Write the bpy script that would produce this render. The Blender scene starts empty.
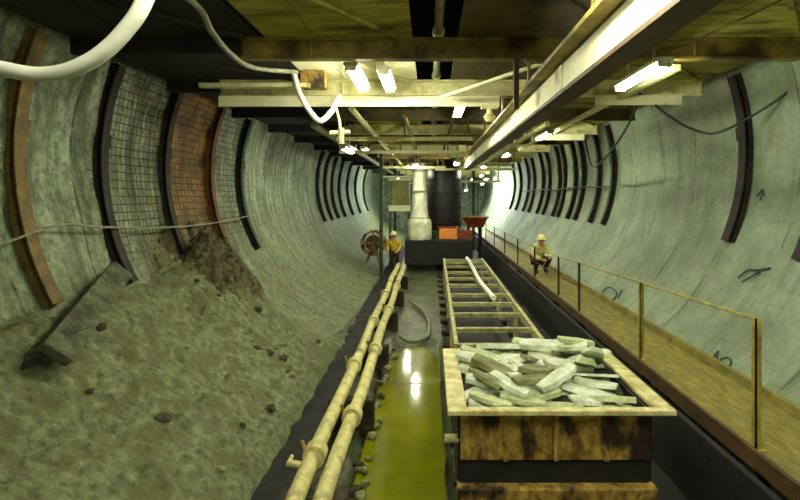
import bpy, math, random
from mathutils import Vector, Matrix, noise
PI = math.pi
C = bpy.context.scene.collection
random.seed(7)
F = 480.0                                   # focal length in pixels, eye 3 m over the track bed
def W(px, py, d): return Vector(((px-430)/F*d, d, 3+(196-py)/F*d))

# ------------------------------------------------------------------ materials
def lin(c): return tuple(((v/12.92) if v <= .04045 else ((v+.055)/1.055)**2.4) for v in c)
def mat(name, c1, c2=None, rough=.7, metal=0., scale=4., bump=.3, bscale=None, detail=6., spec=.5, emit=None, es=0, stretch=(1,1,1), c3=None, c3amt=.5):
    m = bpy.data.materials.new(name); m.use_nodes = True
    nt = m.node_tree; N = nt.nodes; L = nt.links
    b = N['Principled BSDF']
    b.inputs['Roughness'].default_value = rough; b.inputs['Metallic'].default_value = metal
    b.inputs['Specular IOR Level'].default_value = spec
    if emit:
        b.inputs['Emission Color'].default_value = (*emit, 1); b.inputs['Emission Strength'].default_value = es
    c1 = lin(c1); c2 = lin(c2) if c2 else tuple(v*.6 for v in c1)
    tc = N.new('ShaderNodeTexCoord'); mp = N.new('ShaderNodeMapping')
    mp.inputs['Scale'].default_value = stretch
    geo = N.new('ShaderNodeNewGeometry')
    L.new(geo.outputs['Position'] if False else tc.outputs['Object'], mp.inputs['Vector'])
    n = N.new('ShaderNodeTexNoise'); n.inputs['Scale'].default_value = scale; n.inputs['Detail'].default_value = detail
    n.inputs['Roughness'].default_value = .65
    L.new(mp.outputs[0], n.inputs['Vector'])
    r = N.new('ShaderNodeValToRGB'); e = r.color_ramp.elements
    e[0].position = .35; e[1].position = .65
    e[0].color = (*c2, 1); e[1].color = (*c1, 1)
    L.new(n.outputs['Fac'], r.inputs['Fac']); col = r.outputs['Color']
    if c3:
        n3 = N.new('ShaderNodeTexNoise'); n3.inputs['Scale'].default_value = scale*.37; n3.inputs['Detail'].default_value = 8
        L.new(mp.outputs[0], n3.inputs['Vector'])
        r3 = N.new('ShaderNodeValToRGB'); r3.color_ramp.elements[0].position = 1-c3amt-.06; r3.color_ramp.elements[1].position = 1-c3amt+.06
        L.new(n3.outputs['Fac'], r3.inputs['Fac'])
        mx = N.new('ShaderNodeMix'); mx.data_type = 'RGBA'
        L.new(r3.outputs['Color'], mx.inputs['Factor']); L.new(col, mx.inputs['A']); mx.inputs['B'].default_value = (*lin(c3), 1)
        col = mx.outputs['Result']
    L.new(col, b.inputs['Base Color'])
    if bump:
        bn = N.new('ShaderNodeTexNoise'); bn.inputs['Scale'].default_value = bscale or scale*4; bn.inputs['Detail'].default_value = 8
        L.new(mp.outputs[0], bn.inputs['Vector'])
        bp = N.new('ShaderNodeBump'); bp.inputs['Strength'].default_value = bump; bp.inputs['Distance'].default_value = .03
        L.new(bn.outputs['Fac'], bp.inputs['Height']); L.new(bp.outputs[0], b.inputs['Normal'])
    return m

def wall_mat(name, ca, cb, cdark, side):
    """sprayed concrete; uv = metres along the tunnel, metres round the arc"""
    m = bpy.data.materials.new(name); m.use_nodes = True
    nt = m.node_tree; N = nt.nodes; L = nt.links; b = N['Principled BSDF']
    b.inputs['Roughness'].default_value = .62; b.inputs['Specular IOR Level'].default_value = .45
    uv = N.new('ShaderNodeUVMap'); uv.uv_map = 'UVMap'
    tc = N.new('ShaderNodeTexCoord')
    def noise_(s, det=8, vec=None, ro=.6):
        n = N.new('ShaderNodeTexNoise'); n.inputs['Scale'].default_value = s; n.inputs['Detail'].default_value = det
        n.inputs['Roughness'].default_value = ro
        L.new(vec or tc.outputs['Object'], n.inputs['Vector']); return n.outputs['Fac']
    def ramp(f, a, c, ca_=(0,0,0,1), cb_=(1,1,1,1)):
        r = N.new('ShaderNodeValToRGB'); r.color_ramp.elements[0].position = a; r.color_ramp.elements[1].position = c
        r.color_ramp.elements[0].color = ca_; r.color_ramp.elements[1].color = cb_
        L.new(f, r.inputs['Fac']); return r.outputs['Color']
    def mix(f, a, c, mode='MIX'):
        x = N.new('ShaderNodeMix'); x.data_type = 'RGBA'; x.blend_type = mode
        for s, v in ((x.inputs['Factor'], f), (x.inputs['A'], a), (x.inputs['B'], c)):
            if isinstance(v, (int, float)): s.default_value = v
            elif isinstance(v, tuple): s.default_value = v if len(v) == 4 else (*v, 1)
            else: L.new(v, s)
        return x.outputs['Result']
    def math_(op, a, c=None, d=None):
        x = N.new('ShaderNodeMath'); x.operation = op
        for i, v in enumerate((a, c, d)):
            if v is None: continue
            if isinstance(v, (int, float)): x.inputs[i].default_value = v
            else: L.new(v, x.inputs[i])
        return x.outputs[0]
    sp = N.new('ShaderNodeSeparateXYZ'); L.new(uv.outputs[0], sp.inputs[0]); u, v = sp.outputs[0], sp.outputs[1]
    col = ramp(noise_(1.1), .38, .62, (*lin(cb), 1), (*lin(ca), 1))
    col = mix(ramp(noise_(10., 7, None, .75), .40, .56), mix(.62 if side == 'left' else .25, col, (*lin(cdark), 1)), col)       # speckle
    col = mix(math_('MULTIPLY', ramp(noise_(2.3, 8, None, .7), .56, .68), .7 if side == 'left' else .2), col, (*lin(cdark), 1))
    # streaks running round the ring
    mp = N.new('ShaderNodeMapping'); mp.inputs['Scale'].default_value = (3.0, .35, 1); L.new(uv.outputs[0], mp.inputs['Vector'])
    st = noise_(1.6, 7, mp.outputs[0])
    col = mix(ramp(st, .42 if side == 'left' else .5, .62 if side == 'left' else .72), col, mix(.72 if side == 'left' else .45, col, (*lin(cdark), 1)))
    br = N.new('ShaderNodeTexBrick'); br.offset = 0 if side == 'left' else .5
    br.inputs['Scale'].default_value = 1; br.inputs['Mortar Smooth'].default_value = .2
    L.new(uv.outputs[0], br.inputs['Vector'])
    if side == 'left':
        br.inputs['Brick Width'].default_value = .12; br.inputs['Row Height'].default_value = .12; br.inputs['Mortar Size'].default_value = .009
        wob = math_('ADD', u, math_('MULTIPLY', math_('SUBTRACT', noise_(2.), .5), .9))
        def band(a, c):
            return math_('MULTIPLY', math_('GREATER_THAN', wob, a), math_('LESS_THAN', wob, c))
        rust = math_('MULTIPLY', band(8.35, 10.0), math_('GREATER_THAN', v, 4.3))
        rust = math_('MULTIPLY', rust, .93)
        rc = ramp(noise_(4.), .38, .66, (*lin((.33,.22,.07)), 1), (*lin((.72,.50,.15)), 1))
        col = mix(rust, col, rc)
        rust2 = math_('MULTIPLY', band(7.4, 12.0), ramp(noise_(1.3), .5, .6))
        rust2 = math_('MULTIPLY', rust2, .6)
        col = mix(rust2, col, (*lin((.42,.33,.14)), 1))
        gz = math_('MULTIPLY', band(6.6, 12.), math_('GREATER_THAN', v, 4.2))
        grid = math_('MULTIPLY', math_('MULTIPLY', math_('MULTIPLY', br.outputs['Fac'], gz), ramp(noise_(1.7), .3, .45)), .95)
        col = mix(grid, col, (*lin((.13,.12,.07)), 1))
    else:
        br.inputs['Brick Width'].default_value = .5; br.inputs['Row Height'].default_value = .22; br.inputs['Mortar Size'].default_value = .015
        g = math_('MULTIPLY', br.outputs['Fac'], ramp(noise_(3.5), .5, .62))
        col = mix(math_('MULTIPLY', g, .25), col, (*lin(cdark), 1))
        col = mix(math_('MULTIPLY', ramp(noise_(.8, 4), .55, .7), .35), col, (*lin((.62,.58,.48)), 1))
    if side == 'left':
        mr = N.new('ShaderNodeMapRange'); mr.inputs['From Min'].default_value = 4.2; mr.inputs['From Max'].default_value = 6.2; mr.inputs['To Min'].default_value = .7; mr.inputs['To Max'].default_value = 0
        L.new(math_('ADD', v, math_('MULTIPLY', noise_(1.5, 8), 2.2)), mr.inputs['Value'])
        col = mix(mr.outputs[0], col, mix(ramp(noise_(7., 9), .35, .6), (*lin((.24,.26,.15)), 1), (*lin((.46,.49,.32)), 1)))
    # ring joints
    jn = math_('LESS_THAN', math_('FRACT', math_('DIVIDE', math_('ADD', u, math_('MULTIPLY', noise_(3.), .08)), 1.25)), .03)
    col = mix(math_('MULTIPLY', math_('MULTIPLY', jn, ramp(noise_(1.9), .4, .55)), .85), col, (*lin(cdark), 1))
    L.new(col, b.inputs['Base Color'])
    h = math_('ADD', math_('MULTIPLY', noise_(14., 8), 1.), math_('MULTIPLY', noise_(3.5, 6), 1.6))
    h = math_('ADD', h, math_('MULTIPLY', st, .8))
    if side == 'left': h = math_('ADD', h, math_('MULTIPLY', grid, -.4))
    bp = N.new('ShaderNodeBump'); bp.inputs['Strength'].default_value = .7 if side == 'left' else .4; bp.inputs['Distance'].default_value = .05
    L.new(h, bp.inputs['Height']); L.new(bp.outputs[0], b.inputs['Normal'])
    return m

M = {}
M['plank'] = mat('mud_coated_timber', (.40,.43,.31), (.24,.26,.18), .8, scale=9, bump=.9, c3=(.20,.21,.13), c3amt=.44)
M['wall_l'] = wall_mat('sprayed_concrete_left', (.70,.76,.64), (.53,.59,.46), (.20,.23,.14), 'left')
M['wall_r'] = wall_mat('sprayed_concrete_right', (.58,.64,.54), (.47,.53,.43), (.26,.30,.22), 'right')
M['crown'] = mat('crown_rock', (.16,.16,.12), (.06,.06,.05), .9, bump=.6)
M['floor'] = mat('wet_mud_floor', (.42,.45,.30), (.15,.17,.10), .35, scale=2.2, bump=.7, bscale=12)
M['mound'] = mat('muddy_rebound', (.49,.52,.36), (.24,.27,.16), .75, scale=9, bump=1., bscale=20, detail=10, c3=(.34,.35,.20), c3amt=.46)
M['soil'] = mat('brown_soil', (.40,.37,.23), (.12,.10,.06), .85, scale=11, bump=.9)
M['water'] = mat('green_standing_water', (.50,.51,.04), (.40,.41,.03), .10, scale=1., bump=.08, bscale=3, spec=.8)
M['rib_dark'] = mat('dark_rib_steel', (.20,.17,.12), (.07,.06,.045), .7, metal=.2, scale=6)
M['rib_brown'] = mat('brown_rib_steel', (.50,.40,.18), (.30,.22,.10), .65, scale=5)
M['rib_rust'] = mat('rusty_rib_steel', (.46,.26,.10), (.25,.13,.06), .7, scale=5)
M['olive'] = mat('olive_plywood', (.70,.67,.26), (.50,.47,.16), .6, scale=2, bump=.3, stretch=(1,4,1), c3=(.34,.28,.12), c3amt=.42)
M['olive_dk'] = mat('stained_plywood', (.36,.31,.14), (.20,.17,.08), .7, scale=2.5, bump=.3)
M['deck_dark'] = mat('shaded_deck_steel', (.12,.10,.08), (.05,.045,.04), .8, scale=3)  # near-black tone paints the lack of light on the deck's left
M['cream'] = mat('cream_paint', (.93,.91,.70), (.80,.77,.52), .45, scale=5, bump=.12, c3=(.62,.55,.30), c3amt=.36)
M['cream_clean'] = mat('cream_paint_and_glare', (.97,.95,.80), (.90,.88,.68), .4, scale=3, bump=.05)
M['ochre_beam'] = mat('ochre_beam_paint', (.62,.54,.24), (.40,.33,.13), .55, scale=4, c3=(.28,.18,.09), c3amt=.42)
M['brown_dk'] = mat('dark_brown_steel', (.34,.24,.11), (.20,.13,.06), .6, scale=5)
M['hose_w'] = mat('white_rubber_hose', (.95,.95,.90), (.88,.88,.80), .35, scale=6, bump=.05)
M['hose_g'] = mat('grey_hose', (.60,.60,.48), (.42,.42,.33), .5, scale=6, bump=.1)
M['cable'] = mat('black_cable', (.10,.11,.08), (.05,.05,.04), .5)
M['pipe'] = mat('muddy_cream_pipe', (.90,.87,.60), (.72,.68,.42), .5, scale=7, bump=.4, c3=(.42,.33,.18), c3amt=.36)
M['walk'] = mat('ochre_walkway_boards', (.60,.55,.25), (.40,.36,.15), .65, scale=4, bump=.4, stretch=(3,1,1), c3=(.45,.43,.24), c3amt=.44)
M['rail'] = mat('ochre_rail_paint', (.70,.63,.28), (.48,.41,.16), .6, scale=8)
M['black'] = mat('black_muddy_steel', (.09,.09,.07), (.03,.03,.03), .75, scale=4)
M['steel'] = mat('track_steel', (.30,.26,.18), (.16,.13,.09), .45, metal=.6, scale=6)
M['wood'] = mat('sleeper_wood', (.25,.21,.14), (.12,.10,.07), .85, scale=6)
M['rust'] = mat('rusty_ochre_panel', (.76,.63,.27), (.42,.30,.11), .6, scale=13, bump=.5, stretch=(1,1,.6), c3=(.17,.10,.05), c3amt=.47)
M['rim'] = mat('worn_cream_rim', (.90,.87,.64), (.66,.60,.35), .5, scale=8, bump=.3)
M['bars'] = mat('pale_olive_bars', (.74,.72,.48), (.50,.48,.30), .55, scale=7)
M['slab'] = mat('pale_grey_slab', (.92,.94,.86), (.70,.74,.63), .7, scale=6, bump=.3)
M['slab2'] = mat('greenish_slab', (.84,.88,.68), (.60,.65,.46), .7, scale=6, bump=.3)
M['slab3'] = mat('muddy_slab', (.56,.56,.38), (.36,.35,.22), .75, scale=6, bump=.3)
M['rubble'] = mat('dark_rubble', (.34,.34,.22), (.12,.12,.08), .8, scale=9, bump=.9)
M['lamp_body'] = mat('lamp_housing', (.80,.80,.66), (.62,.60,.46), .5)
M['tube'] = mat('lit_tube', (1,1,1), (1,1,1), .5, bump=0, emit=(1.0,1.0,.76), es=150)
M['tube_far'] = mat('lit_tube_far', (1,1,1), (1,1,1), .5, bump=0, emit=(.93,1.0,.92), es=500)
M['plastic'] = mat('white_wrapping', (.97,.97,.88), (.82,.83,.68), .5, scale=4, bump=.8, bscale=6)
M['navy'] = mat('blue_black_steel', (.08,.08,.11), (.03,.03,.04), .5, scale=3)
M['orange'] = mat('orange_paint', (.98,.66,.34), (.90,.48,.20), .5, scale=5)
M['red'] = mat('red_brown_paint', (.62,.22,.10), (.35,.12,.06), .55, scale=5)
M['green'] = mat('dark_green_paint', (.26,.32,.16), (.14,.18,.09), .55, scale=4)
M['cab'] = mat('olive_cabinet_paint', (.55,.56,.30), (.40,.41,.20), .5, scale=3)
M['skin'] = mat('skin', (.78,.58,.45), (.70,.50,.38), .6, bump=0)
M['vest_y'] = mat('yellow_jacket', (.90,.80,.20), (.72,.60,.12), .8, scale=8)
M['vest_p'] = mat('pale_yellow_jacket', (.93,.90,.60), (.75,.70,.40), .8, scale=8)
M['trous'] = mat('dark_brown_trousers', (.24,.17,.10), (.12,.09,.06), .85, scale=8)
M['helmet'] = mat('pale_yellow_helmet', (.95,.92,.62), (.90,.86,.52), .35, bump=0)
M['boot'] = mat('black_boot', (.07,.07,.06), (.04,.04,.04), .6)
M['paint'] = mat('spray_mark_paint', (.20,.27,.30), (.14,.19,.20), .8)
M['hair'] = mat('dark_hair', (.12,.09,.06), (.06,.04,.03), .8)

# ------------------------------------------------------------------ mesh helpers
class MB:
    def __init__(s): s.v = []; s.f = []; s.smooth = False
    def add(s, vs, fs):
        o = len(s.v); s.v += [Vector(p) for p in vs]; s.f += [[i+o for i in f] for f in fs]; return s
    def box(s, a, b, mtx=None, bev=0):
        a, b = Vector(a), Vector(b)
        x0,x1 = sorted((a.x,b.x)); y0,y1 = sorted((a.y,b.y)); z0,z1 = sorted((a.z,b.z))
        vs = [(x0,y0,z0),(x1,y0,z0),(x1,y1,z0),(x0,y1,z0),(x0,y0,z1),(x1,y0,z1),(x1,y1,z1),(x0,y1,z1)]
        if mtx: vs = [mtx @ Vector(p) for p in vs]
        return s.add(vs, [(3,2,1,0),(4,5,6,7),(0,1,5,4),(1,2,6,5),(2,3,7,6),(3,0,4,7)])
    def bar(s, p, q, w, h=None, up=Vector((0,0,1))):
        p, q = Vector(p), Vector(q); h = h or w; t = (q-p).normalized()
        sd = t.cross(up)
        if sd.length < 1e-4: sd = t.cross(Vector((0,1,0)))
        sd.normalize(); u2 = sd.cross(t).normalized()
        vs = []
        for c in (p, q):
            for a_, b_ in ((-1,-1),(1,-1),(1,1),(-1,1)): vs.append(c + sd*a_*w/2 + u2*b_*h/2)
        return s.add(vs, [(3,2,1,0),(4,5,6,7),(0,1,5,4),(1,2,6,5),(2,3,7,6),(3,0,4,7)])
    def tube(s, pts, r, n=10, cap=True):
        pts = [Vector(p) for p in pts]; k = len(pts)
        rs = r if isinstance(r, (list, tuple)) else [r]*k
        s.smooth = True; vs = []; prev = None
        for i, p in enumerate(pts):
            t = (pts[min(i+1,k-1)]-pts[max(i-1,0)]).normalized()
            if prev is None:
                a = t.cross(Vector((0,0,1)))
                if a.length < .05: a = t.cross(Vector((0,1,0)))
            else: a = prev - t*prev.dot(t)
            a.normalize(); prev = a; b = t.cross(a)
            for j in range(n):
                g = 2*PI*j/n; vs.append(p + (a*math.cos(g)+b*math.sin(g))*rs[i])
        fs = []
        for i in range(k-1):
            for j in range(n):
                fs.append((i*n+j, i*n+(j+1)%n, (i+1)*n+(j+1)%n, (i+1)*n+j))
        if cap: fs += [tuple(range(n))[::-1], tuple((k-1)*n+j for j in range(n))]
        return s.add(vs, fs)
    def build(s, name, m, parent=None, org=None, bevel=0, sub=0):
        off = Vector(org) if org is not None else (root_loc(parent) if parent else Vector((0,0,0)))
        me = bpy.data.meshes.new(name); me.from_pydata([tuple(p-off) for p in s.v], [], s.f); me.update()
        me.validate(); me.materials.append(m)
        if s.smooth:
            me.shade_smooth()
            try: me.set_sharp_from_angle(angle=math.radians(50))
            except Exception: pass
        o = bpy.data.objects.new(name, me); C.objects.link(o)
        if parent: o.parent = parent
        elif org is not None: o.location = off
        if bevel:
            bm = o.modifiers.new('Bevel', 'BEVEL'); bm.width = bevel; bm.segments = 2; bm.limit_method = 'ANGLE'
        return o
def root_loc(o):
    while o.parent: o = o.parent
    return o.location.copy()
def tag(o, label, cat, group=None):
    o['label'] = label; o['category'] = cat
    if group: o['group'] = group
    return o
def thing(name, label, cat, loc=(0,0,0), group=None):
    o = bpy.data.objects.new(name, None); C.objects.link(o); o.location = loc; o.empty_display_size = .2
    return tag(o, label, cat, group)
def struct(o): o['kind'] = 'structure'; return o
def smooth_path(pts, n=8):
    pts = [Vector(p) for p in pts]; out = []
    P = [pts[0]*2-pts[1]] + pts + [pts[-1]*2-pts[-2]]
    for i in range(1, len(P)-2):
        for k in range(n):
            t = k/n; a,b,c,d = P[i-1],P[i],P[i+1],P[i+2]
            out.append(.5*((2*b)+(-a+c)*t+(2*a-5*b+4*c-d)*t*t+(-a+3*b-3*c+d)*t**3))
    out.append(pts[-1]); return out
def copy_tree(o, parent=None):
    c = o.copy(); C.objects.link(c)
    if parent: c.parent = parent
    for ch in [x for x in bpy.data.objects if x.parent == o]: copy_tree(ch, c)
    return c
ORD = ['first','second','third','fourth','fifth','sixth','seventh','eighth','ninth','tenth','eleventh','twelfth','thirteenth','fourteenth','fifteenth','sixteenth']

# ------------------------------------------------------------------ tunnel shell
R = 3.6; LC = Vector((-1.0, 3.49)); RC = Vector((1.2, 3.69))
Y0, Y1 = -7.0, 42.0
def wall_pt(side, ang, r=R):       # ang 0 = bottom, 180 = top
    a = math.radians(ang)
    if side == 'left': return LC.x - math.sin(a)*r, LC.y - math.cos(a)*r
    return RC.x + math.sin(a)*r, RC.y - math.cos(a)*r
def ang_at(side, z, r=R):          # z in world
    c = LC if side == 'left' else RC
    return math.degrees(math.acos(max(-1, min(1, (c.y - z)/r))))
def shell(name, side, a0, a1, m, amp=.035, dy=.16, na=70):
    ny = int((Y1-Y0)/dy); vs = []; uvs = []; fs = []
    for i in range(ny+1):
        y = Y0 + (Y1-Y0)*i/ny
        for j in range(na+1):
            a = a0+(a1-a0)*j/na
            nz = noise.noise(Vector((y*1.1, a*.07, 3 if side=='left' else 9)))*1.0 + noise.noise(Vector((y*3.1, a*.21, 5)))*.45
            k = amp*(2.0 if side == 'left' and y < 12 else 1.0)
            x, z = wall_pt(side, a, R + nz*k + .04)
            vs.append((x, y, z)); uvs.append((y, math.radians(a)*R))
    for i in range(ny):
        for j in range(na):
            q = (i*(na+1)+j, i*(na+1)+j+1, (i+1)*(na+1)+j+1, (i+1)*(na+1)+j)
            fs.append(q if side == 'left' else q[::-1])
    me = bpy.data.meshes.new(name); me.from_pydata(vs, [], fs); me.update(); me.shade_smooth()
    ul = me.uv_layers.new(name='UVMap')
    for lp in me.loops: ul.data[lp.index].uv = uvs[lp.vertex_index]
    me.materials.append(m); o = bpy.data.objects.new(name, me); C.objects.link(o); return struct(o)
shell('wall_left', 'left', 0, 125, M['wall_l'])
shell('wall_right', 'right', 22.5, 125, M['wall_r'])
b = MB(); b.smooth = True
prof = [wall_pt('left', a, R+.03) for a in range(124, 181, 7)] + [wall_pt('right', a, R+.03) for a in range(180, 123, -7)]
ys = [Y0+(Y1-Y0)*i/60 for i in range(61)]
b.add([(x, y, z+.05*noise.noise(Vector((x,y,z)))) for y in ys for x, z in prof],
      [(i*len(prof)+j, i*len(prof)+j+1, (i+1)*len(prof)+j+1, (i+1)*len(prof)+j) for i in range(60) for j in range(len(prof)-1)])
struct(b.build('ceiling', M['crown']))
# floor: uneven invert
b = MB(); b.smooth = True; nx, ny = 60, 300; vs = []
for i in range(ny+1):
    y = Y0+(Y1-Y0)*i/ny
    for j in range(nx+1):
        x = -2.2+5.1*j/nx
        edge = .10*max(0, min(1, (abs(x+1.0)-.0)/.2)) if False else 0
        z = .05*noise.noise(Vector((x*1.3, y*1.1, 0)))+.025*noise.noise(Vector((x*5, y*4, 2)))
        if -.85 < x < .25 and y < 10: z -= .10          # gutter that holds the water
        if -1.2 < x <= -.85 or (.25 < x < .3): z += .03
        vs.append((x, y, z-.03))
b.add(vs, [(i*(nx+1)+j, (i)*(nx+1)+j+1, (i+1)*(nx+1)+j+1, (i+1)*(nx+1)+j) for i in range(ny) for j in range(nx)])
struct(b.build('floor', M['floor']))
b = MB(); b.box((-5.2,Y1,-.4),(5.4,Y1+.3,7.6)); struct(b.build('wall_far', M['wall_r']))
b = MB(); b.box((-5.2,Y0-.3,-.4),(5.4,Y0,7.6)); struct(b.build('wall_near', M['crown']))

# water
b = MB(); nx, ny = 6, 60; vs = []
for i in range(ny+1):
    y = 1.0+8.6*i/ny
    xl = -.80+.07*noise.noise(Vector((y*1.4,0,0))) - .02*y*0; xr = .16+.04*noise.noise(Vector((y*1.7,5,0)))
    if i > ny-5: xl += .08*(i-ny+5); xr -= .06*(i-ny+5)
    for j in range(nx+1): vs.append((xl+(xr-xl)*j/nx, y, -.015))
b.add(vs, [(i*(nx+1)+j, i*(nx+1)+j+1, (i+1)*(nx+1)+j+1, (i+1)*(nx+1)+j) for i in range(ny) for j in range(nx)])
o = b.build('water', M['water']); o['kind'] = 'stuff'; tag(o, 'shallow green water standing in the gutter beside the rail car', 'water')
for nm, xa, xb, lab in (('trench_shade_mud', 1.86, 2.55, 'mud painted black for the shade between the rail cars and the walkway'), ('trench_shade_mud', -1.85, -1.30, 'mud painted black for the shade in the trench between the mud bank and the cream pipes')):  # the black of both mud strips stands in for shade in the trenches
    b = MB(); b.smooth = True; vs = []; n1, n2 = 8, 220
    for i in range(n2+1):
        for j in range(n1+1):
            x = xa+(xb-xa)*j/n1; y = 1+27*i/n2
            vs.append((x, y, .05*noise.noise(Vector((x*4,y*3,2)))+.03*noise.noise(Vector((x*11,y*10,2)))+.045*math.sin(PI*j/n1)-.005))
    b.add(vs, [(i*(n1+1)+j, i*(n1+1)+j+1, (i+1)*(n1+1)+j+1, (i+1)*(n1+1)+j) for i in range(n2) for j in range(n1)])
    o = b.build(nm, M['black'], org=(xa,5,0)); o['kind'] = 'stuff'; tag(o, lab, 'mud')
# ------------------------------------------------------------------ rebound mound on the left
b = MB(); b.smooth = True; nx, ny = 150, 380; vs = []
def mound_z(x, y):
    t = (x+4.45)/2.72                      # 0 at the wall, 1 at the trench
    t = max(0, min(1, t))
    base = 1.78*(1-t)**1.05 + .10
    if t > .955: base = .16 - (t-.955)/.045*.20
    bump = .10*noise.noise(Vector((x*.9,y*.8,1)))+.09*noise.noise(Vector((x*2.4,y*2.1,4)))+.045*abs(noise.noise(Vector((x*6,y*5,7))))+.03*noise.noise(Vector((x*13,y*11,8)))+.06*abs(noise.noise(Vector((x*3.3-y*2,y*3.3+x*2,17))))
    far = max(0, min(1, (10.2-y)/1.4))
    pile = .55*math.exp(-((y-8.6)/.9)**2-((x+3.7)/.8)**2)
    return (base+bump*(1 if t < .95 else .2)+pile)*1.0 if far >= 1 else (base+bump+pile)*far - (1-far)*.5*(0)
for i in range(ny+1):
    y = 1.2+9.2*i/ny
    for j in range(nx+1):
        x = -4.5+2.77*j/nx + (.05*noise.noise(Vector((y*1.5,2,2))) if j == nx else 0)
        z = mound_z(x, y); 
        vs.append((x, y, z))
b.add(vs, [(i*(nx+1)+j, i*(nx+1)+j+1, (i+1)*(nx+1)+j+1, (i+1)*(nx+1)+j) for i in range(ny) for j in range(nx)])
o = b.build('mud_bank', M['mound']); o['kind'] = 'stuff'; tag(o, 'lumpy olive bank of mud and rebound concrete along the left wall', 'mud')
# brown soil heap at its far end
b = MB(); b.smooth = True; nn = 120; vs = []
for i in range(nn+1):
    for j in range(nn+1):
        x = -4.45+2.0*i/nn; y = 7.5+3.3*j/nn
        u = (x+3.75)/1.1; v = (y-8.9)/1.75; rr = u*u+v*v
        h = max(mound_z(x,y), 0)*(1 if y < 9.0 else max(0,(10.2-y)/1.2))
        wz = 3.49-math.sqrt(max(0, 3.6**2-(x+1)**2))
        z = max(wz, min(h, 2.2)) - .12 + -.0+.36*math.exp(-rr*1.1) + .16*noise.noise(Vector((x*3,y*3,3)))+.11*noise.noise(Vector((x*9,y*9,3)))+.05*noise.noise(Vector((x*24,y*24,3)))-.28*rr
        vs.append((x,y,z))
b.add(vs, [(i*(nn+1)+j, (i+1)*(nn+1)+j, (i+1)*(nn+1)+j+1, i*(nn+1)+j+1) for i in range(nn) for j in range(nn)])
o = b.build('soil_heap', M['soil']); o['kind'] = 'stuff'; tag(o, 'dark brown soil and straw heaped at the foot of the rusty wall bay', 'soil')

def rock(r, seed, flat=1.):
    g = MB(); n1, n2 = 8, 6; vs = [(0,0,r*flat)]
    for i in range(1, n2):
        for j in range(n1):
            th = PI*i/n2; ph = 2*PI*j/n1
            p = Vector((math.sin(th)*math.cos(ph), math.sin(th)*math.sin(ph), math.cos(th)))
            k = r*(1+.45*noise.noise(p*1.6+Vector((seed*3.1,0,0)))); vs.append((p.x*k, p.y*k, p.z*k*flat))
    vs.append((0,0,-r*flat)); fs = []
    for j in range(n1): fs.append((0, 1+j, 1+(j+1)%n1)); fs.append((len(vs)-1, 1+(n2-2)*n1+(j+1)%n1, 1+(n2-2)*n1+j))
    for i in range(n2-2):
        for j in range(n1):
            a = 1+i*n1+j; c = 1+i*n1+(j+1)%n1; fs.append((a, a+n1, c+n1, c))
    g.add(vs, fs); return g
# loose stones: on the bank and in the strip between pipes and water
protos = [rock(.5, k, .6).build('stone', M['rubble'] if k % 2 else M['slab3'], org=(0,0,0)) for k in range(4)]
first = [True]*4
def put_stone(x, y, z, s, label, group):
    k = random.randrange(4)
    o = protos[k] if first[k] else protos[k].copy()
    if not first[k]: C.objects.link(o)
    first[k] = False
    o.location = (x,y,z); o.scale = (s,s*random.uniform(.7,1.2),s); o.rotation_euler = (random.uniform(-.3,.3),random.uniform(-.3,.3),random.uniform(0,6))
    tag(o, label, 'stone', group)
for k in range(36):
    y = random.uniform(4.4, 10)
    put_stone(random.uniform(-.80,-.70) if k%3 else random.uniform(-.74,-.62), y, .0+random.uniform(0,.03), random.uniform(.07,.17), 'dark wet stone in the strip between the cream pipes and the water', 'stones beside the water')
for k in range(26):
    x = random.uniform(-3.9,-2.0); y = random.uniform(4.2, 9.)
    put_stone(x, y, mound_z(x,y)+.0, random.uniform(.06,.2), 'loose stone lying on the olive mud bank', 'stones on the mud bank')

# plank half buried in the bank at far left
b = MB()
p0, p1 = W(121,270,6.4), W(48,366,4.45)+Vector((.06,0,.10))
t = thing('timber_plank', 'mud-coated grey plank leaning from the left wall down onto the mud bank', 'plank', p1)
b.bar(p0, p1, .30, .10, up=Vector((.75,0,.65))); b.build('board', M['plank'], t, bevel=.015)
for q in (.2,.8):
    c = p0.lerp(p1,q); MB().bar(c-Vector((.0,.16,.0)), c+Vector((0,.16,0)), .06,.14, up=Vector((.75,0,.65))).build('cleat', M['plank'], t)

# ------------------------------------------------------------------ ribs
def rib(side, y, zlo, m, label, width=.20, zhi=4.83, depth=.09, group=None):
    width *= .85
    a0, a1 = ang_at(side, zlo), ang_at(side, zhi, R-.02)
    x, z = wall_pt(side, a0)
    t = thing('steel_rib', label, 'rib', (x, y, z), group or f'steel ribs on the {side} wall')
    def sweep(r0, r1, y0, y1, e0=a0, e1=a1):
        g = MB(); n = 26; vs = []
        for i in range(n+1):
            a = e0+(e1-e0)*i/n
            for (rr, yy) in ((r0,y0),(r0,y1),(r1,y1),(r1,y0)):
                xx, zz = wall_pt(side, a, rr); vs.append((xx, yy, zz))
        fs = [(0,1,2,3), tuple(n*4+q for q in (3,2,1,0))]
        for i in range(n):
            for q in range(4):
                fs.append((i*4+q, (i+1)*4+q, (i+1)*4+(q+1)%4, i*4+(q+1)%4))
        return g.add(vs, fs)
    sweep(R-depth, R-depth+.02, y-width/2, y+width/2).build('inner_flange', m, t)
    sweep(R-depth+.02, R-.02, y-.012, y+.012).build('web', m, t)
    sweep(R-.03, R+.03, y-width/2, y+width/2).build('outer_flange', m, t)
    am = (a0*.35+a1*.65)
    if y < 20: sweep(R-depth-.015, R-depth, y-width/2-.02, y+width/2+.02, am-1.6, am+1.6).build('splice_plate', m, t)
    return t
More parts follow.
